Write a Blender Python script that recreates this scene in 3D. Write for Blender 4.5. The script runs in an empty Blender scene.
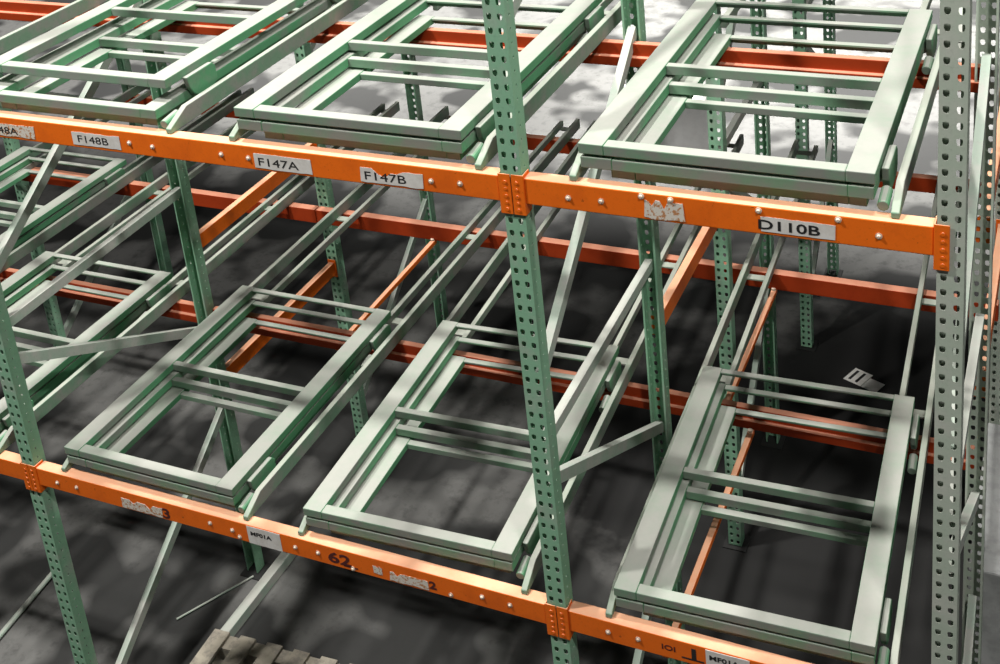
import bpy, bmesh, math, random
from mathutils import Vector, Matrix
random.seed(7)
scene = bpy.context.scene
col = scene.collection

# ------------------------------------------------------------------ camera
cam_d = bpy.data.cameras.new('camera')
cam = bpy.data.objects.new('camera', cam_d)
col.objects.link(cam)
R_ = Vector((0.90759058, 0.40833829, -0.09766868))
U_ = Vector((-0.04708272, 0.33014195, 0.94275634))
F_ = Vector((-0.41720804, 0.85103827, -0.3188594))
m = Matrix((R_, U_, -F_)).transposed().to_4x4()
m.translation = Vector((1.7719, -3.5528, 2.0074))
cam.matrix_world = m
cam_d.sensor_width = 36.0
cam_d.lens = 1274.63 / 1000 * 36.0
cam_d.shift_y = -0.3397
cam_d.clip_start = 0.05
cam_d.clip_end = 200
scene.camera = cam

# ------------------------------------------------------------------ light, exposure
scene.view_settings.view_transform = 'Standard'
scene.view_settings.look = 'None'
scene.view_settings.gamma = 1.0
scene.view_settings.use_curve_mapping = False
scene.view_settings.exposure = 0.0
w = bpy.data.worlds.new('hall_air')
scene.world = w
w.use_nodes = True
w.node_tree.nodes['Background'].inputs[0].default_value = (0.86, 0.93, 1.0, 1)
w.node_tree.nodes['Background'].inputs[1].default_value = 0.022

def spot(name, loc, power, cone, blend=0.5, size=0.3, color=(1, 0.98, 0.94), target=None):
    d = bpy.data.lights.new(name, 'SPOT')
    d.energy = power; d.spot_size = math.radians(cone); d.spot_blend = blend
    d.shadow_soft_size = size; d.color = color
    o = bpy.data.objects.new(name, d)
    o.location = loc
    if target is not None:
        o.rotation_euler = (Vector(target) - Vector(loc)).to_track_quat('-Z', 'Y').to_euler()
    col.objects.link(o)
    return o

def lamp(name, loc, power, size=0.5, color=(1, 0.97, 0.92), target=None):
    d = bpy.data.lights.new(name, 'AREA')
    d.shape = 'DISK'
    d.size = size
    d.energy = power
    d.color = color
    o = bpy.data.objects.new(name, d)
    o.location = loc
    if target is not None:
        o.rotation_euler = (Vector(target) - Vector(loc)).to_track_quat('-Z', 'Y').to_euler()
    col.objects.link(o)
    return o

# high bay lamps: over the near aisle, over the rack and over the far aisle
lamp('bay_light', (-2.6, 0.8, 8.6), 980, 0.4)
lamp('bay_light', (1.5, 0.6, 8.6), 560, 0.4)
lamp('bay_light', (-4.2, -2.4, 6.2), 690, 0.4)
lamp('bay_light', (3.6, -3.4, 6.2), 400, 0.4)
for x, p in ((1.5, 17000), (-4.0, 17000), (-10.0, 10000)):
    spot('aisle_light', (x, 12.4, 6.5), p, 72, 0.45)

# ------------------------------------------------------------------ measures
UP = 0.0                 # top of the upper beams
LO = -1.885              # top of the lower beams
FLOOR = -3.77
XC = {0: 0.0, 1: -2.751, 2: 1.44, 3: -5.50}
PITCH = 0.0508
HP = 0.606 * PITCH       # height of a hole above z=0

# ------------------------------------------------------------------ materials
def nodes_of(name):
    mt = bpy.data.materials.new(name)
    mt.use_nodes = True
    nt = mt.node_tree
    b = nt.nodes['Principled BSDF']
    return mt, nt, b

def mixc(nt, fac, a, b):
    n = nt.nodes.new('ShaderNodeMix')
    n.data_type = 'RGBA'
    for sock, v in ((n.inputs[0], fac), (n.inputs[6], a), (n.inputs[7], b)):
        if isinstance(v, bpy.types.NodeSocket):
            nt.links.new(v, sock)
        elif isinstance(v, tuple):
            sock.default_value = (*v, 1)
        else:
            sock.default_value = v
    return n.outputs[2]

def noise(nt, scale, detail=4, rough=0.6, stretch=None, obj=True):
    tc = nt.nodes.new('ShaderNodeTexCoord')
    mp = nt.nodes.new('ShaderNodeMapping')
    if stretch:
        mp.inputs['Scale'].default_value = stretch
    nt.links.new(tc.outputs['Object'], mp.inputs['Vector'])
    n = nt.nodes.new('ShaderNodeTexNoise')
    n.inputs['Scale'].default_value = scale
    n.inputs['Detail'].default_value = detail
    n.inputs['Roughness'].default_value = rough
    nt.links.new(mp.outputs[0], n.inputs['Vector'])
    return n.outputs['Fac']

def ramp(nt, src, lo, hi, a=0.0, b=1.0):
    n = nt.nodes.new('ShaderNodeMapRange')
    n.inputs[1].default_value = lo
    n.inputs[2].default_value = hi
    n.inputs[3].default_value = a
    n.inputs[4].default_value = b
    nt.links.new(src, n.inputs[0])
    return n.outputs[0]

def mul(nt, a, b):
    n = nt.nodes.new('ShaderNodeMath')
    n.operation = 'MULTIPLY'
    for i, v in enumerate((a, b)):
        if isinstance(v, bpy.types.NodeSocket):
            nt.links.new(v, n.inputs[i])
        else:
            n.inputs[i].default_value = v
    return n.outputs[0]

def painted(name, paint, worn, dust, wear=(0.5, 0.65), dust_amt=0.9, rough=0.55, scale=6, spots=None, scuffed_front=False):
    """paint worn in patches, with dust settled on the faces that look up"""
    mt, nt, b = nodes_of(name)
    p = mixc(nt, ramp(nt, noise(nt, scale), wear[0], wear[1]), paint, worn)
    p = mixc(nt, ramp(nt, noise(nt, 70, 6, 0.8), 0.52, 0.75, 0, 0.35), p, tuple(c * 0.45 for c in paint))
    if spots:
        p = mixc(nt, ramp(nt, noise(nt, 45, 3, 0.7), 0.66, 0.70), p, spots)
    g = nt.nodes.new('ShaderNodeNewGeometry')
    s = nt.nodes.new('ShaderNodeSeparateXYZ')
    nt.links.new(g.outputs['True Normal'], s.inputs[0])
    if scuffed_front:
        # bare scuffed metal on the bumping face of the carts
        fr = mul(nt, ramp(nt, s.outputs[1], -0.75, -0.95), ramp(nt, noise(nt, 5), 0.42, 0.55, 0.9, 0.45))
        p = mixc(nt, fr, p, (0.235, 0.24, 0.225))
    up = ramp(nt, s.outputs[2], 0.75, 0.95)
    d = mul(nt, up, ramp(nt, noise(nt, 11, 5, 0.7), 0.30, 0.6, dust_amt * 0.80, dust_amt))
    c = mixc(nt, d, p, dust)
    nt.links.new(c, b.inputs['Base Color'])
    b.inputs['Roughness'].default_value = rough
    b.inputs['Specular IOR Level'].default_value = 0.15
    return mt

DUST = (0.375, 0.38, 0.35)
M = {}
M['cart'] = painted('cart_green_steel', (0.12, 0.345, 0.18), (0.24, 0.275, 0.235), DUST, (0.50, 0.66), 0.97, scale=3.5, scuffed_front=True)
M['cart_grey'] = painted('cart_grey_steel', (0.23, 0.25, 0.225), (0.19, 0.30, 0.21), DUST, (0.5, 0.62), 0.95)
M['rail'] = painted('rail_steel', (0.20, 0.33, 0.23), (0.30, 0.31, 0.28), (0.38, 0.40, 0.35), (0.42, 0.6), 0.9)
M['post'] = painted('post_green_paint', (0.27, 0.51, 0.34), (0.38, 0.48, 0.39), DUST, (0.5, 0.7), 0.8)
M['post_grey'] = painted('post_grey_paint', (0.46, 0.54, 0.45), (0.53, 0.56, 0.50), DUST, (0.45, 0.65), 0.8)
M['brace'] = painted('brace_paint', (0.40, 0.50, 0.42), (0.50, 0.51, 0.47), DUST, (0.45, 0.6), 0.9)
M['orange'] = painted('beam_orange_paint', (0.92, 0.175, 0.012), (0.80, 0.145, 0.012), (0.84, 0.50, 0.33), (0.5, 0.7), 0.9, 0.5, 5, (0.45, 0.09, 0.01))
M['red'] = painted('beam_shaded_red_paint', (0.34, 0.040, 0.008), (0.28, 0.03, 0.006), (0.62, 0.30, 0.20), (0.5, 0.7), 0.85, 0.6, 5, (0.25, 0.04, 0.01))  # redder inner beam paint, darkened further to put shade in the colour
M['bolt'] = painted('bolt_zinc', (0.75, 0.62, 0.50), (0.6, 0.45, 0.35), (0.7, 0.6, 0.5))

def plain(name, c, rough=0.7, c2=None, sc=14, lo=0.45, hi=0.6):
    mt, nt, b = nodes_of(name)
    if c2:
        nt.links.new(mixc(nt, ramp(nt, noise(nt, sc, 6, 0.7), lo, hi), c, c2), b.inputs['Base Color'])
    else:
        b.inputs['Base Color'].default_value = (*c, 1)
    b.inputs['Roughness'].default_value = rough
    return mt
M['paper'] = plain('label_paper', (0.78, 0.77, 0.74), 0.7, (0.68, 0.66, 0.62))
M['torn'] = plain('torn_label_paper', (0.74, 0.70, 0.62), 0.8, (0.52, 0.24, 0.10), 60, 0.52, 0.56)
M['ink'] = plain('black_ink', (0.015, 0.015, 0.015), 0.6)
M['marker'] = plain('dark_marker', (0.09, 0.012, 0.008), 0.6)
M['wheel'] = plain('wheel_steel', (0.30, 0.33, 0.29), 0.5, (0.2, 0.2, 0.18))
M['wood'] = plain('pallet_wood', (0.34, 0.31, 0.25), 0.85, (0.22, 0.20, 0.17))
M['carton'] = plain('grey_carton', (0.85, 0.85, 0.85), 0.8, (0.8, 0.8, 0.8))
M['board'] = plain('grey_board', (0.36, 0.37, 0.37), 0.8, (0.30, 0.31, 0.31))
M['dark'] = plain('dark_plastic', (0.02, 0.02, 0.02), 0.6)

mt, nt, b = nodes_of('floor_concrete')
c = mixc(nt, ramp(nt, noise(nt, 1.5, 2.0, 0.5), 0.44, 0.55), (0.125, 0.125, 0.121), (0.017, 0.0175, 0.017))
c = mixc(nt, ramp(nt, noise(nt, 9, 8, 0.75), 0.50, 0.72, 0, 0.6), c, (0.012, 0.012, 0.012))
# wide ragged dark patch, shade under the right bay painted into the floor
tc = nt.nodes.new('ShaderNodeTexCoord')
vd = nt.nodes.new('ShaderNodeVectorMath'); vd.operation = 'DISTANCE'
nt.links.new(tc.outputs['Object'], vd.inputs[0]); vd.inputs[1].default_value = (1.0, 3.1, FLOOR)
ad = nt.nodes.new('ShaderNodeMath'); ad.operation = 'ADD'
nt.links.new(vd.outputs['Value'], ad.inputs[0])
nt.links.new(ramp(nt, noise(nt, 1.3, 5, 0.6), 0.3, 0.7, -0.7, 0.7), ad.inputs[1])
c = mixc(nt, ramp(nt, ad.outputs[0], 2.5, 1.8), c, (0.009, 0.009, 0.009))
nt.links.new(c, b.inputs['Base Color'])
b.inputs['Roughness'].default_value = 0.75
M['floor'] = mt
M['wall'] = plain('wall_paint', (0.42, 0.41, 0.39), 0.8, (0.38, 0.37, 0.35), 1.5)

# ------------------------------------------------------------------ helpers
def tag(o, label=None, cat=None, group=None, kind=None):
    if label: o['label'] = label
    if cat: o['category'] = cat
    if group: o['group'] = group
    if kind: o['kind'] = kind
    return o

def empty(name, loc=(0, 0, 0), rz=0.0):
    o = bpy.data.objects.new(name, None)
    o.empty_display_size = 0.1
    o.location = loc
    o.rotation_euler = (0, 0, rz)
    col.objects.link(o)
    return o

def mesh_obj(name, bm, mat, parent=None, bevel=0.0, solid=0.0, smooth=False):
    if parent is not None and parent.name.startswith('rack_crossbar'):
        bmesh.ops.translate(bm, verts=bm.verts, vec=(-parent.location.x, 0, 0))
    elif parent is not None and parent.parent is not None and parent.parent.name.startswith('rack_crossbar'):
        bmesh.ops.translate(bm, verts=bm.verts, vec=(-parent.parent.location.x, 0, 0))
    bmesh.ops.recalc_face_normals(bm, faces=bm.faces)
    me = bpy.data.meshes.new(name)
    bm.to_mesh(me)
    bm.free()
    me.materials.append(mat)
    if smooth:
        for p in me.polygons: p.use_smooth = True
    o = bpy.data.objects.new(name, me)
    col.objects.link(o)
    if parent is not None: o.parent = parent
    if solid:
        s = o.modifiers.new('thickness', 'SOLIDIFY'); s.thickness = solid; s.offset = 0
    if bevel:
        s = o.modifiers.new('edge', 'BEVEL'); s.width = bevel; s.segments = 2; s.limit_method = 'ANGLE'
    return o

def box(bm, x0, x1, y0, y1, z0, z1, mat4=None):
    vs = []
    for x in (x0, x1):
        for y in (y0, y1):
            for z in (z0, z1):
                v = Vector((x, y, z))
                vs.append(bm.verts.new(mat4 @ v if mat4 else v))
    for f in ((0, 1, 3, 2), (4, 6, 7, 5), (0, 4, 5, 1), (2, 3, 7, 6), (0, 2, 6, 4), (1, 5, 7, 3)):
        bm.faces.new([vs[i] for i in f])

def prism(bm, pts, axis, a0, a1):
    """pts: outline in the two other axes, extruded along axis from a0 to a1"""
    def p3(p, a):
        if axis == 'x': return Vector((a, p[0], p[1]))
        if axis == 'y': return Vector((p[0], a, p[1]))
        return Vector((p[0], p[1], a))
    A = [bm.verts.new(p3(p, a0)) for p in pts]
    B = [bm.verts.new(p3(p, a1)) for p in pts]
    n = len(pts)
    bm.faces.new(A); bm.faces.new(B[::-1])
    for i in range(n):
        bm.faces.new((A[i], B[i], B[(i + 1) % n], A[(i + 1) % n]))

def cyl(bm, p0, p1, r, seg=14, r2=None):
    p0 = Vector(p0); p1 = Vector(p1)
    d = (p1 - p0).normalized()
    q = d.to_track_quat('Z', 'Y').to_matrix()
    rr = (r, r if r2 is None else r2)
    rings = []
    for p, ra in ((p0, rr[0]), (p1, rr[1])):
        rings.append([bm.verts.new(p + q @ Vector((ra * math.cos(2 * math.pi * i / seg), ra * math.sin(2 * math.pi * i / seg), 0))) for i in range(seg)])
    for i in range(seg):
        j = (i + 1) % seg
        bm.faces.new((rings[0][i], rings[0][j], rings[1][j], rings[1][i]))
    bm.faces.new(rings[0][::-1]); bm.faces.new(rings[1])

def children(o):
    return [c for c in bpy.data.objects if c.parent == o]

KIDS = {}
YAW = {('B', 'lower'): 0.037, ('C', 'lower'): 0.034}      # lanes that sit slightly askew
def copy_tree(src, loc=None, rz=0.0):
    def kids(o):
        if o.name not in KIDS: KIDS[o.name] = children(o)
        return KIDS[o.name]
    def cp(o, parent):
        c = o.copy()
        col.objects.link(c)
        c.parent = parent
        for k in kids(o): cp(k, c)
        return c
    r = cp(src, None)
    if loc is not None: r.location = loc
    r.rotation_euler = (0, 0, rz)
    return r

def lettering(name, body, size, mat, parent, loc, thick=0.0006, sx=1.0, rot=0.0, bold=0.0):
    """text standing on a plane that faces -Y, its lower left corner at loc"""
    cu = bpy.data.curves.new(name, 'FONT')
    cu.body = body
    cu.size = size
    cu.extrude = thick
    cu.offset = bold
    cu.resolution_u = 3
    t = bpy.data.objects.new(name + '_curve', cu)
    col.objects.link(t)
    bpy.context.view_layer.update()
    me = bpy.data.meshes.new_from_object(t.evaluated_get(bpy.context.evaluated_depsgraph_get()))
    bpy.data.objects.remove(t)
    bpy.data.curves.remove(cu)
    me.transform(Matrix.Translation(Vector(loc)) @ Matrix.Rotation(rot, 4, 'Y') @ Matrix.Rotation(math.pi / 2, 4, 'X') @ Matrix.Diagonal((sx, 1, 1, 1)))
    top = parent.parent if parent.parent is not None else parent
    me.transform(Matrix.Translation((-top.location.x, 0, 0)))
    me.materials.clear(); me.materials.append(mat)
    o = bpy.data.objects.new(name, me)
    col.objects.link(o)
    o.parent = parent
    return o

# ------------------------------------------------------------------ the setting
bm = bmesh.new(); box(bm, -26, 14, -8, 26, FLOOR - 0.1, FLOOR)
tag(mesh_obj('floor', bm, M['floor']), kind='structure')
bm = bmesh.new(); box(bm, -26, 14, 26, 26.2, FLOOR, 7.0)
tag(mesh_obj('wall_back', bm, M['wall']), kind='structure')

# ------------------------------------------------------------------ upright frames
TOP = 2.05
PW, PD = 0.078, 0.070
TEAR = [(-0.0085, 0.010), (0.0, 0.0125), (0.0085, 0.010), (0.0095, 0.0), (0.0065, -0.010), (0.0, -0.0125), (-0.0065, -0.010), (-0.0095, 0.0)]
DOT = [(0.005 * math.cos(math.radians(a)), 0.005 * math.sin(math.radians(a))) for a in (135, 90, 45, 0, -45, -90, -135, 180)]

def strip(bm, fn, u0, u1, z0, n, hole, uc):
    """a strip of n cells one hole pitch high; fn(u, z) gives the point"""
    h = PITCH / 2
    def row(z): return [bm.verts.new(fn(u, z)) for u in (u0, uc, u1)]
    below = row(z0 - h)
    for k in range(n):
        zc = z0 + k * PITCH
        above = row(zc + h)
        L_ = bm.verts.new(fn(u0, zc)); Rr = bm.verts.new(fn(u1, zc))
        ring = [above[0], above[1], above[2], Rr, below[2], below[1], below[0], L_]
        hv = [bm.verts.new(fn(uc + p[0], zc + p[1])) for p in hole]
        for i in range(8):
            j = (i + 1) % 8
            bm.faces.new((ring[i], ring[j], hv[j], hv[i]))
        below = above

def post_mesh(lip):
    bm = bmesh.new()
    n = int((TOP - FLOOR) / PITCH)
    k0 = math.ceil((FLOOR + 0.03 - HP) / PITCH)
    z0 = HP + k0 * PITCH
    w2 = PW / 2
    strip(bm, lambda u, z: Vector((u, 0, z)), -w2, 0, z0, n, TEAR, -0.0195)
    strip(bm, lambda u, z: Vector((u, 0, z)), 0, w2, z0, n, TEAR, 0.0195)
    strip(bm, lambda u, z: Vector((w2, u, z)), 0, PD, z0, n, DOT, 0.03)
    strip(bm, lambda u, z: Vector((-w2, u, z)), 0, PD, z0, n, DOT, 0.03)
    za, zb = z0 - PITCH / 2, z0 + (n - 0.5) * PITCH
    for s in (-1, 1):
        vs = [bm.verts.new((s * w2, PD, za)), bm.verts.new((s * w2, PD, zb)), bm.verts.new((s * lip, PD, zb)), bm.verts.new((s * lip, PD, za))]
        bm.faces.new(vs)
    bmesh.ops.remove_doubles(bm, verts=bm.verts, dist=0.0002)
    bmesh.ops.recalc_face_normals(bm, faces=bm.faces)
    me = bpy.data.meshes.new('post'); bm.to_mesh(me); bm.free()
    return me
POST_ME = {}
def post(parent, y, rear, mat):
    key = (mat.name, rear)
    if key not in POST_ME:
        me = post_mesh(0.031 if rear else 0.0145); me.materials.append(mat); POST_ME[key] = me
    o = bpy.data.objects.new('post', POST_ME[key])
    col.objects.link(o); o.parent = parent
    o.location = (0, y, 0)
    if rear: o.rotation_euler = (0, 0, math.pi)
    s = o.modifiers.new('thickness', 'SOLIDIFY'); s.thickness = 0.0026; s.offset = 0
    bm = bmesh.new(); box(bm, -0.07, 0.07, -0.03, 0.11, FLOOR, FLOOR + 0.008)
    p = mesh_obj('base_plate', bm, M['dark'], parent); p.location = (0, y - (0.08 if rear else 0), 0)
    return o

def brace(parent, ya, za, yb, zb, mat, wd=0.05, tk=0.034, xo=0.0):
    """open channel running in the plane of the frame"""
    a = Vector((0, ya, za)); b_ = Vector((0, yb, zb))
    d = b_ - a
    ang = math.atan2(d.z, d.y)
    M4 = Matrix.Translation(a) @ Matrix.Rotation(ang, 4, 'X')
    bm = bmesh.new()
    t = 0.004
    box(bm, xo - tk / 2, xo + tk / 2, 0, d.length, wd / 2 - t, wd / 2, M4)
    box(bm, xo + tk / 2 - t, xo + tk / 2, 0, d.length, -wd / 2, wd / 2 - t, M4)
    box(bm, xo - tk / 2, xo + tk / 2 - t, 0, d.length, -wd / 2, -wd / 2 + t, M4)
    return mesh_obj('brace', bm, mat, parent)

def frame(x, y0, y1, label, pm, bm_, upper=True, pattern=None):
    f = empty('upright_frame', (x, 0, 0))
    tag(f, label, 'rack upright', 'upright frames of the rack')
    post(f, y0, False, pm)
    if y1 is not None:
        post(f, y1 + PD / 2 + 0.0, True, pm)
        pat = pattern or [(0.06, -0.86, -0.06, 0.04), (0.075, -1.135, -0.075, -1.12), (0.06, -1.33, -0.06, -2.02), (0.06, -3.48, -0.06, -2.56), (0.06, 0.55, -0.06, 1.15)]
        for a, za, b_, zb in pat:
            brace(f, y0 + 0.0745, za, y1 - 0.012, zb, bm_)
    return f

frame(XC[0], 0, 1.34, 'green perforated upright frame that splits the two orange bays, front centre', M['post'], M['brace'])
frame(XC[1], 0, 1.40, 'green perforated upright frame at lower left, crossing the lower orange beam', M['post'], M['brace'])
frame(XC[2], 0, 1.28, 'pale grey green upright frame closing the rack at the right edge', M['post_grey'], M['brace'])
frame(XC[0], 2.50, 3.52, 'upright frame seen behind the centre frame, past its rear post', M['post'], M['brace'])
frame(XC[1], 2.70, 4.03, 'upright frame deep in the rack behind the lower left frame', M['post'], M['brace'])
frame(XC[2], 2.68, 3.96, 'upright frame deep in the rack behind the right edge frame', M['post_grey'], M['brace'])
frame(XC[3], 2.69, 4.03, 'dark upright frame deep in the leftmost bay', M['post'], M['brace'])
frame(XC[0], 4.62, 5.70, 'rearmost upright frame seen through the upper right cart', M['post'], M['brace'])

def spacer(x, y0, y1, z, label):
    bm = bmesh.new()
    prism(bm, [(-0.02, -0.09), (0.02, -0.09), (0.02, 0), (-0.02, 0)], 'y', 0, y1 - y0)
    t = empty('row_spacer', (x, y0, z)); tag(t, label, 'spacer bar', 'orange spacer bars between frames')
    mesh_obj('bar', bm, M['orange'], t, bevel=0.003)
    for ya in (-0.006, y1 - y0):
        bm = bmesh.new(); box(bm, -0.03, 0.03, ya, ya + 0.006, -0.11, 0.02)
        mesh_obj('end_plate', bm, M['orange'], t)
for x, y0, y1, z, lb in (
    (0.0, 1.385, 2.485, -1.43, 'bright orange spacer bar behind the centre upright, right of its rear post'),
    (-2.751, 1.445, 2.685, -1.43, 'bright orange spacer bar behind the lower left upright, under the upper beam'),
    (-2.751, 1.445, 2.685, -2.33, 'dim red orange spacer bar low behind the lower left upright'),
    (1.44, 1.325, 2.64, -1.43, 'orange spacer bar at the right edge, lower of two'),
    (1.44, 1.325, 2.64, -0.70, 'orange spacer bar at the right edge, upper of two')):
    spacer(x, y0, y1, z, lb)

# ------------------------------------------------------------------ orange beams
BH, BD = 0.100, 0.058
def beam_body(parent, x0, x1, step=False, mat='orange'):
    bm = bmesh.new()
    if step:
        pts = [(0, -BH), (0, -0.056), (0.022, -0.056), (0.022, 0), (0.06, 0), (0.06, -BH)]
    else:
        pts = [(0, -BH), (0, 0), (BD, 0), (BD, -BH)]
    prism(bm, pts, 'x', x0, x1)
    return mesh_obj('bar_body', bm, M[mat], parent, bevel=0.004)

def connector(parent, xpost, side, back=False):
    """bent plate hooked on half of a post; side=+1: beam lies to the right of the post"""
    bm = bmesh.new()
    x0, x1 = (xpost + 0.002, xpost + 0.048) if side > 0 else (xpost - 0.048, xpost - 0.002)
    y = 0.0
    box(bm, x0, x1, y - 0.006, y - 0.0016, -0.143, 0.012)
    xs = (xpost + 0.043, xpost + 0.048) if side > 0 else (xpost - 0.048, xpost - 0.043)
    box(bm, xs[0], xs[1], y - 0.003, y + 0.05, -0.143, 0.012)
    o = mesh_obj('end_connector', bm, M['orange'], parent, bevel=0.0015)
    bm = bmesh.new()
    xc = xpost + side * 0.0215
    for k, zz in enumerate((-0.018, -0.044, -0.072, -0.098, -0.124)):
        cyl(bm, (xc, y - 0.0095, zz), (xc, y - 0.006, zz), 0.0052 if k % 2 else 0.0065, 10)
    mesh_obj('rivet_row', bm, M['orange'], o)
    return o

def bolts(parent, xs, z=-0.05):
    for x in xs:
        zz = z + random.uniform(-0.004, 0.004)
        bm = bmesh.new()
        cyl(bm, (x, -0.0002, zz), (x, -0.003, zz), 0.0105, 16)
        cyl(bm, (x, -0.003, zz), (x, -0.009, zz), 0.0070, 12, 0.0045)
        mesh_obj('bolt', bm, M['bolt'], parent)

def label_sheet(parent, x0, x1, z0, z1, mat, notch=0.004, tilt=0.0, name='label_sheet', torn=()):
    random.seed(int(abs(x0) * 1000))
    pts = []
    n = 10
    for i in range(n + 1):
        pts.append((x0 + (x1 - x0) * i / n, z0 + random.uniform(0, notch) + tilt * i / n))
    for i in range(n, -1, -1):
        dz = 0
        for (a, d) in torn:
            if abs(i / n - a) < 0.08: dz = d
        pts.append((x0 + (x1 - x0) * i / n + random.uniform(-notch, notch) * (i in (0, n)), z1 - random.uniform(0, notch) - dz + tilt * i / n))
    bm = bmesh.new()
    prism(bm, pts, 'y', -0.0022, -0.0006)
    return mesh_obj(name, bm, mat, parent)

def rack_beam(y, ztop, xa, xb, label, step=False, conn=(True, True), group='orange rack beams', ya=None):
    t = empty('rack_crossbar', ((xa + xb) / 2, y, ztop))
    tag(t, label, 'crossbar', group)
    
    g0 = 0.048 if (conn[0] or (abs(xa + 2.751) < 0.01 and y < 2)) else 0.003
    g1 = 0.048 if (conn[1] or (abs(xb + 2.751) < 0.01 and y < 2)) else 0.003
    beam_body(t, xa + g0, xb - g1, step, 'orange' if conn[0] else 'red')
    if conn[0]: connector(t, xa, 1)
    if conn[1]: connector(t, xb, -1)
    return t

# upper front beams
bU0 = rack_beam(-0.004, UP, XC[3], XC[1], 'upper front beam left of the lower left frame')
bU1 = rack_beam(-0.004, UP, XC[1], XC[0], 'upper front orange beam with F147A and F147B labels')
bU2 = rack_beam(-0.004, UP, XC[0], XC[2], 'upper front orange beam with D110B label')
bL0 = rack_beam(-0.004, LO, XC[3], XC[1], 'lower front orange beam at the left picture edge, left of the upright')
bL1 = rack_beam(-0.004, LO, XC[1], XC[0], 'lower front orange beam marked 62 in dark marker')
bL2 = rack_beam(-0.004, LO, XC[0], XC[2], 'lower front orange beam right of the centre upright, marked 1')
bolts(bU1, (-2.60, -2.48, -1.686, -1.57, -1.234, -1.107, -0.317, -0.201))
bolts(bU2, (0.209, 0.328, 1.232))
bolts(bL1, (-2.58, -2.46, -1.681, -1.56, -1.227, -1.11, -0.328, -0.204))
bolts(bL2, (0.212, 0.334, 1.118, 1.232))
bolts(bU2, (0.471, 0.571, 0.862, 1.110), -0.012)
bolts(bL1, (-1.525, -0.94, -0.473), -0.082)

s = label_sheet(bU1, -2.50, -2.195, -0.088, -0.028, M['torn'], 0.005)
lettering('lettering', 'F148A', 0.044, M['ink'], s, (-2.46, -0.0025, -0.075), sx=1.5)
s = label_sheet(bU1, -1.985, -1.735, -0.088, -0.026, M['paper'], 0.004)
lettering('lettering', 'F148B', 0.045, M['ink'], s, (-1.96, -0.0025, -0.072), sx=1.45)
s = label_sheet(bU1, -1.080, -0.822, -0.090, -0.026, M['paper'], 0.003)
lettering('lettering', 'F147A', 0.047, M['ink'], s, (-1.066, -0.0025, -0.076), sx=1.5)
s = label_sheet(bU1, -0.612, -0.352, -0.092, -0.030, M['paper'], 0.004, torn=((0.35, 0.022), (0.45, 0.03), (0.55, 0.012)))
lettering('lettering', 'F147B', 0.047, M['ink'], s, (-0.597, -0.0025, -0.078), sx=1.5)
s = label_sheet(bU2, 0.478, 0.618, -0.094, -0.022, M['torn'], 0.006, torn=((0.2, 0.02), (0.5, 0.03)))
s = label_sheet(bU2, 0.868, 1.100, -0.088, -0.034, M['paper'], 0.002)
lettering('lettering', 'D110B', 0.047, M['ink'], s, (0.856, -0.0025, -0.078), sx=1.50, bold=0.0008)
s = label_sheet(bL1, -2.19, -1.955, -0.094, -0.036, M['torn'], 0.006, torn=((0.3, 0.02), (0.7, 0.025)))
lettering('marker_number', '3', 0.075, M['marker'], bL1, (-1.955, -0.0008, -0.088), sx=1.3, bold=0.002)
s = label_sheet(bL1, -1.475, -1.30, -0.098, -0.004, M['paper'], 0.002)
lettering('lettering', 'MF01A', 0.028, M['ink'], s, (-1.460, -0.0025, -0.050), sx=1.35, bold=0.0008)
lettering('marker_number', '62', 0.075, M['marker'], bL1, (-1.062, -0.0008, -0.078), sx=1.55, bold=0.002)
bm = bmesh.new(); box(bm, -0.985, -0.915, -0.0014, -0.0004, -0.084, -0.077)
mesh_obj('marker_stroke', bm, M['marker'], bL1)
s = label_sheet(bL1, -0.76, -0.575, -0.092, -0.040, M['torn'], 0.006, torn=((0.2, 0.02),))
s = label_sheet(bL1, -0.835, -0.795, -0.080, -0.034, M['torn'], 0.008)
lettering('marker_number', '2', 0.052, M['marker'], bL1, (-0.572, -0.0008, -0.076), sx=1.3, bold=0.002)
lettering('marker_number', 'IOI', 0.034, M['marker'], bL2, (0.425, -0.0008, -0.060), sx=1.3, bold=0.0004)
lettering('marker_number', '1', 0.070, M['ink'], bL2, (0.525, -0.0008, -0.072), sx=1.6, bold=0.002)
bm = bmesh.new(); box(bm, 0.505, 0.592, -0.0014, -0.0004, -0.078, -0.072)
mesh_obj('marker_stroke', bm, M['ink'], bL2)
s = label_sheet(bL2, 0.600, 0.765, -0.098, -0.006, M['paper'], 0.002)
lettering('lettering', 'MF01A', 0.030, M['ink'], s, (0.612, -0.0025, -0.050), sx=1.30, bold=0.0008)

# inner beams
for (xa, xb, nm) in ((XC[3], XC[1], 'left'), (XC[1], XC[0], 'middle'), (XC[0], XC[2], 'right')):
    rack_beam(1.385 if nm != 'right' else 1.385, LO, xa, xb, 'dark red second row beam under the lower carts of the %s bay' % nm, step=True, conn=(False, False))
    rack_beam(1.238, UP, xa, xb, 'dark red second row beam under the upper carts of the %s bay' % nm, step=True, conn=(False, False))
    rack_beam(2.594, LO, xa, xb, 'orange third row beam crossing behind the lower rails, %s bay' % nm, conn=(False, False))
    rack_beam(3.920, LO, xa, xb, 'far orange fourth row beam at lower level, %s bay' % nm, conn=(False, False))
    rack_beam(2.590, UP, xa, xb, 'upper level third row beam of the %s bay' % nm, conn=(False, False))

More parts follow.
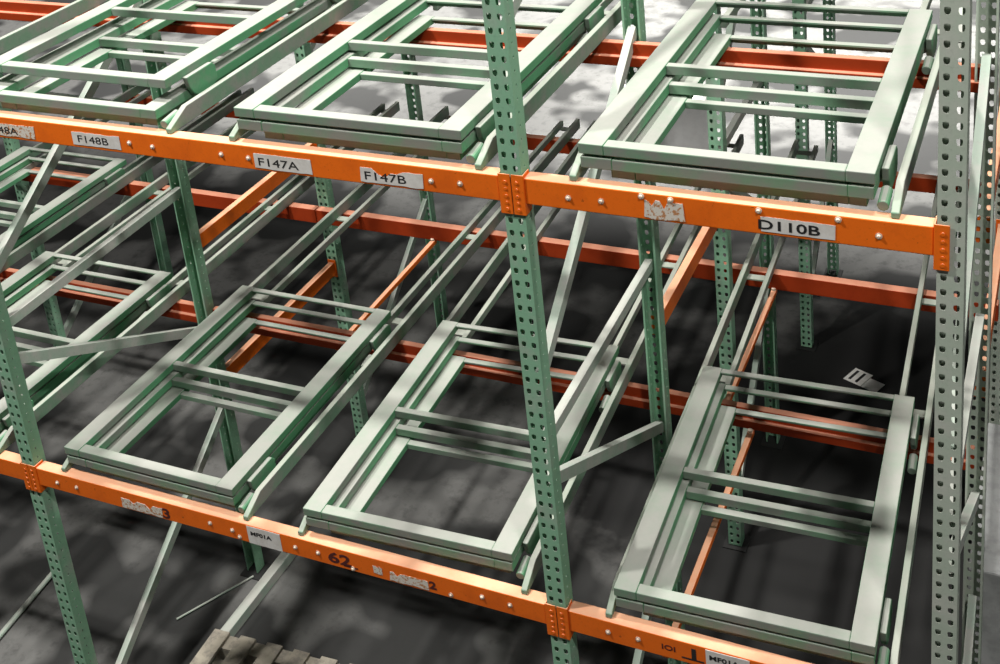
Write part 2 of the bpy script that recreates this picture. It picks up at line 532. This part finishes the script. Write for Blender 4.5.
def tie(x, y0, y1, z, label):
    bm = bmesh.new(); box(bm, -0.014, 0.014, 0, y1 - y0, -0.03, 0.0)
    t = empty('tie_bar', (x, y0, z)); tag(t, label, 'tie bar', 'thin orange tie bars between beams')
    mesh_obj('bar', bm, M['orange'], t, bevel=0.003)
    for yy in (0.03, y1 - y0 - 0.03):
        bm = bmesh.new(); cyl(bm, (0, yy, 0), (0, yy, 0.012), 0.012, 10)
        mesh_obj('bolt', bm, M['bolt'], t)
tie(0.43, 0.02, 1.40, LO - BH - 0.001, 'thin orange tie bar seen through the front half of the lower right cart')
tie(0.265, 1.42, 2.62, LO - BH - 0.001, 'thin orange tie bar left of the lower right cart rails, behind the cart')
tie(-1.89, 1.42, 2.62, LO - BH - 0.001, 'bright thin orange tie bar behind the lower cart of the middle bay')

# ------------------------------------------------------------------ rails
RL0, RL1 = 0.058, 4.15
def rail_proto(x, zb, y1, label, group, side):
    t = empty('cart_rail', (x, 0.0, zb)); tag(t, label, 'rail', group)
    for s_ in (-1, 1):
        bm = bmesh.new()
        xa = s_ * 0.064
        outer = (s_ < 0) == (side == 'left')
        zt = 0.074 if outer else 0.044
        prism(bm, [(xa - 0.013, 0.002), (xa - 0.013, zt), (xa + 0.013, zt), (xa + 0.013, 0.002)], 'y', 0.014 if outer else 1.50, y1)
        if outer:
            for v in bm.verts:
                if v.co.y < 0.1 and v.co.z > 0.02: v.co.z = 0.022
            bmesh.ops.bisect_plane(bm, geom=bm.verts[:] + bm.edges[:] + bm.faces[:], plane_co=(0, 0.13, 0), plane_no=(0, 1, 0))
            for v in bm.verts:
                if 0.12 < v.co.y < 0.14 and v.co.z > 0.01: v.co.z = zt
        mesh_obj('rail_flange', bm, M['rail'], t, bevel=0.003)
    for yy in (1.56, 2.50, y1 - 0.08):
        if yy > y1: continue
        bm = bmesh.new(); box(bm, -0.0508, 0.0508, yy, yy + 0.05, 0.002, 0.010)
        mesh_obj('tie_plate', bm, M['rail'], t)
    return t

LANES_LO = [(-5.345, 'far left'), (-4.00, 'left'), (-2.522, 'A'), (-1.178, 'B'), (0.235, 'C')]
LANES_UP = [(-5.345, 'far left'), (-4.00, 'left'), (-2.522, 'A'), (-1.165, 'B'), (0.245, 'C')]
LN = {'far left': 'farthest left lane', 'left': 'second lane from left', 'A': 'third lane from left',
      'B': 'lane left of centre upright', 'C': 'lane right of centre upright'}
protos = {}
for lev, lanes, y1 in (('lower', LANES_LO, 4.15), ('upper', LANES_UP, 2.75)):
    for X0, key in lanes:
        for side, xo in (('left', 0.042), ('right', 0.968)):
            lb = '%s rail of the %s, %s level' % (side, LN[key], lev)
            zb = LO if lev == 'lower' else UP
            if (lev, side) not in protos:
                protos[(lev, side)] = rail_proto(X0 + xo, zb, y1, lb, 'cart rails in the rack', side)
            else:
                o = copy_tree(protos[(lev, side)], (X0 + xo, 0, zb), YAW.get((key, lev), 0.0)); o['label'] = lb

# ------------------------------------------------------------------ carts
CW = 0.972
SPEC = {
    1: dict(zt=0.140, th=0.040, a=0.0, bw=0.090, ar=0.0, bwr=0.090, y0=0.030, mid=0.770, mh=0.040, back=1.490, fd=0.052),
    2: dict(zt=0.089, th=0.042, a=0.004, bw=0.112, ar=0.004, bwr=0.080, y0=0.032, mid=0.712, mh=0.040, back=1.440, fd=0.045),
    3: dict(zt=0.038, th=0.034, a=0.100, bw=0.086, ar=0.030, bwr=0.056, y0=0.062, mid=0.680, mh=0.030, back=1.345, fd=0.040),
}
def make_cart(k, loc, label, grey=False):
    S = SPEC[k]
    mt = M['cart']; mg = M['cart_grey']
    t = empty('push_back_cart', loc)
    tag(t, label, 'cart', 'nested steel carts')
    zt, th = S['zt'], S['th']
    y1 = S['back']
    a, bw = S['a'], S['bw']
    xr = CW - S['ar'] - S['bwr']
    bm = bmesh.new(); box(bm, a + bw, xr, S['y0'] + 0.001, S['y0'] + S['fd'], zt - th, zt - 0.0015)
    mesh_obj('front_bar', bm, mt, t, bevel=0.004)
    for x0, bx in ((a, bw), (xr, S['bwr'])):
        bm = bmesh.new(); box(bm, x0 + 0.0005, x0 + bx - 0.0005, S['y0'], y1, zt - th + 0.001, zt)
        mesh_obj('side_bar', bm, mt, t, bevel=0.003)
    bm = bmesh.new(); box(bm, a + bw, xr, S['mid'] - 0.034, S['mid'], zt - S['mh'], zt - 0.002)
    mesh_obj('cross_bar', bm, mt, t, bevel=0.003)
    bm = bmesh.new()
    box(bm, a + bw, xr, y1 - 0.036, y1 - 0.004, zt - 0.010, zt - 0.001)
    box(bm, a + bw, xr, y1 - 0.010, y1 - 0.004, zt - 0.034, zt - 0.010)
    mesh_obj('rear_bar', bm, mt, t, bevel=0.0015)
    if k == 1:
        for yc in (0.13, 1.24):
            for xs in (1, -1):
                xa = CW + 0.002 if xs > 0 else 0.03
                z0 = 0.004
                if xs < 0: continue
                pts = [(yc, zt - 0.03), (yc + 0.17, zt - 0.03), (yc + 0.19, zt - 0.05), (yc + 0.19, z0 + 0.03), (yc + 0.16, z0),
                       (yc + 0.07, z0), (yc + 0.035, z0 + 0.02), (yc + 0.01, z0 + 0.06)]
                bm = bmesh.new(); prism(bm, pts, 'x', xa, xa + 0.024)
                wb = mesh_obj('wheel_bracket', bm, mt, t, bevel=0.004)
                bm = bmesh.new(); xw = xa + 0.012
                cyl(bm, (xw - 0.030 if xs > 0 else xw + 0.002, yc + 0.10, 0.034), (xw - 0.0125 if xs > 0 else xw + 0.030, yc + 0.10, 0.034), 0.022, 16)
                mesh_obj('wheel', bm, M['wheel'], wb)
    if k == 2:
        for yc in (0.085, 1.17):
            for xs in (1,):
                xa = CW + 0.001
                bm = bmesh.new()
                cyl(bm, (xa + 0.019, yc - 0.045, 0.026), (xa + 0.019, yc + 0.045, 0.036), 0.0185, 16)
                mesh_obj('axle_cap', bm, mt, t, bevel=0.003)
    return t

POS = {1: 'Topmost', 2: 'Middle', 3: 'Lowest'}
cart_protos = {}
def cart(k, loc, label, rz=0.0):
    if k not in cart_protos:
        cart_protos[k] = make_cart(k, loc, label)
        return cart_protos[k]
    o = copy_tree(cart_protos[k], loc, rz); o['label'] = label
    return o
for X0, key in LANES_LO:
    for k in (1, 2, 3):
        cart(k, (X0, 1.2 if key == 'far left' else 0.0, LO), '%s nested green grey cart, lower level, %s' % (POS[k], LN[key]), YAW.get((key, 'lower'), 0.0))
for X0, key in LANES_UP:
    if key in ('far left', 'left'): continue
    for k in (1, 2, 3):
        z, y = UP, 0.0
        if key == 'A' and k == 1: z, y = UP + 0.045, 0.085
        cart(k, (X0, y, z), '%s nested green grey cart, upper level, %s' % (POS[k], LN[key]))

# ------------------------------------------------------------------ loads and beams added one level up, unseen, to shade the floor
for (xa, xb, nm) in ((XC[3], XC[1], 'left'), (XC[1], XC[0], 'middle'), (XC[0], XC[2], 'right')):
    for y in (2.10, 3.00, 4.16):
        rack_beam(y, 1.885, xa, xb, 'added third level beam under the unseen shade loads, %s bay' % nm, conn=(False, False))
def load(x, y, sx, sy, label):
    t = empty('added_shade_load', (x, y, 1.885)); tag(t, label, 'pallet load', 'added shade loads on the third level')
    bm = bmesh.new(); box(bm, -sx / 2, sx / 2, -sy / 2, sy / 2, 0.001, 0.13); mesh_obj('shade_deck', bm, M['wood'], t)
    bm = bmesh.new(); box(bm, -sx / 2 + 0.02, sx / 2 - 0.02, -sy / 2 + 0.02, sy / 2 - 0.02, 0.131, 0.9); mesh_obj('shade_block', bm, M['board'], t, bevel=0.01)
for x, sx in ((-4.75, 1.28), (-3.45, 1.25), (-2.02, 1.28), (-0.70, 1.28), (0.72, 1.32)):
    load(x, 2.62, sx, 1.20, 'added unseen load on the third level that shades the floor')
    load(x, 3.86, sx, 1.20, 'added unseen load on the third level that shades the floor')

# ------------------------------------------------------------------ far aisle and floor clutter
def carton(x, y, sx, sy, sz, rz, label, z=FLOOR):
    t = empty('carton', (x, y, z), rz); tag(t, label, 'box')
    bm = bmesh.new(); box(bm, -sx / 2, sx / 2, -sy / 2, sy / 2, 0, sz)
    mesh_obj('box_body', bm, M['carton'], t, bevel=0.008)
    bm = bmesh.new(); box(bm, -sx / 2 - 0.002, sx / 2 + 0.002, -0.035, 0.035, sz - 0.12, sz + 0.002)
    mesh_obj('tape_strip', bm, M['board'], t)
carton(-2.05, 7.7, 0.75, 0.75, 0.55, 0.5, 'pale grey carton on the far aisle floor, seen through the upper right cart')

def pallet(x, y, rz, label):
    t = empty('pallet', (x, y, FLOOR), rz); tag(t, label, 'pallet', 'worn pallets under the rack')
    for yy in (-0.5, 0, 0.5):
        bm = bmesh.new(); box(bm, -0.5, 0.5, yy - 0.045, yy + 0.045, 0.02, 0.11); mesh_obj('runner', bm, M['wood'], t)
    for i in range(6):
        bm = bmesh.new(); xx = -0.44 + i * 0.176; box(bm, xx - 0.05, xx + 0.05, -0.55, 0.55, 0.111, 0.13); mesh_obj('deck_board', bm, M['wood'], t)
    for i in range(3):
        bm = bmesh.new(); xx = -0.44 + i * 0.44; box(bm, xx - 0.05, xx + 0.05, -0.55, 0.55, 0.0, 0.0195); mesh_obj('bottom_board', bm, M['wood'], t)
pallet(-2.10, 0.30, 0.05, 'worn grey pallet on the floor below the marked 62 beam')

t = empty('stock_box', (1.95, 2.05, FLOOR), 0.0); tag(t, 'large grey board box beyond the right edge upright', 'box')
bm = bmesh.new(); box(bm, -0.55, 0.55, -0.55, 0.55, 0.001, 1.15); mesh_obj('box_body', bm, M['board'], t, bevel=0.01)
bm = bmesh.new(); box(bm, -0.40, -0.10, -0.12, -0.09, 1.151, 1.165); mesh_obj('strap', bm, M['dark'], t)

bm = bmesh.new()
box(bm, -0.11, 0.03, -0.07, 0.09, 0, 0.004); box(bm, 0.035, 0.15, -0.07, 0.05, 0, 0.004)
t = empty('paper_tag', (0.45, 4.35, FLOOR + 0.001), -0.4); tag(t, 'small white printed tag lying on the dark floor behind the lower right cart', 'tag')
mesh_obj('card', bm, M['paper'], t)
bm = bmesh.new(); box(bm, -0.085, -0.065, -0.05, 0.07, 0.0042, 0.005); box(bm, -0.03, -0.01, -0.05, 0.07, 0.0042, 0.005)
mesh_obj('print_bar', bm, M['ink'], t)

def rod(p0, p1, r, label, mat):
    bm = bmesh.new(); cyl(bm, (0, 0, 0), Vector(p1) - Vector(p0), r, 10)
    o = mesh_obj('loose_rod', bm, mat, None, smooth=False); o.location = p0
    tag(o, label, 'rod')
bm = bmesh.new(); box(bm, -0.03, 0.03, 0, 1.35, 0, 0.07); 
o = mesh_obj('floor_rail', bm, M['brace'], None, bevel=0.004); o.location = (-2.60, 0.33, FLOOR + 0.001)
tag(o, 'pale steel rail lying on the floor under the lower orange beam', 'rail')
rod((-3.93, 0.40, FLOOR + 0.02), (-3.99, 0.98, FLOOR + 0.02), 0.016, 'pale thin rod on the floor left of the lower left upright', M['brace'])
rod((-2.98, 0.90, FLOOR + 0.01), (-2.73, 1.34, FLOOR + 0.01), 0.006, 'very thin wire on the floor below the lower orange beam', M['brace'])
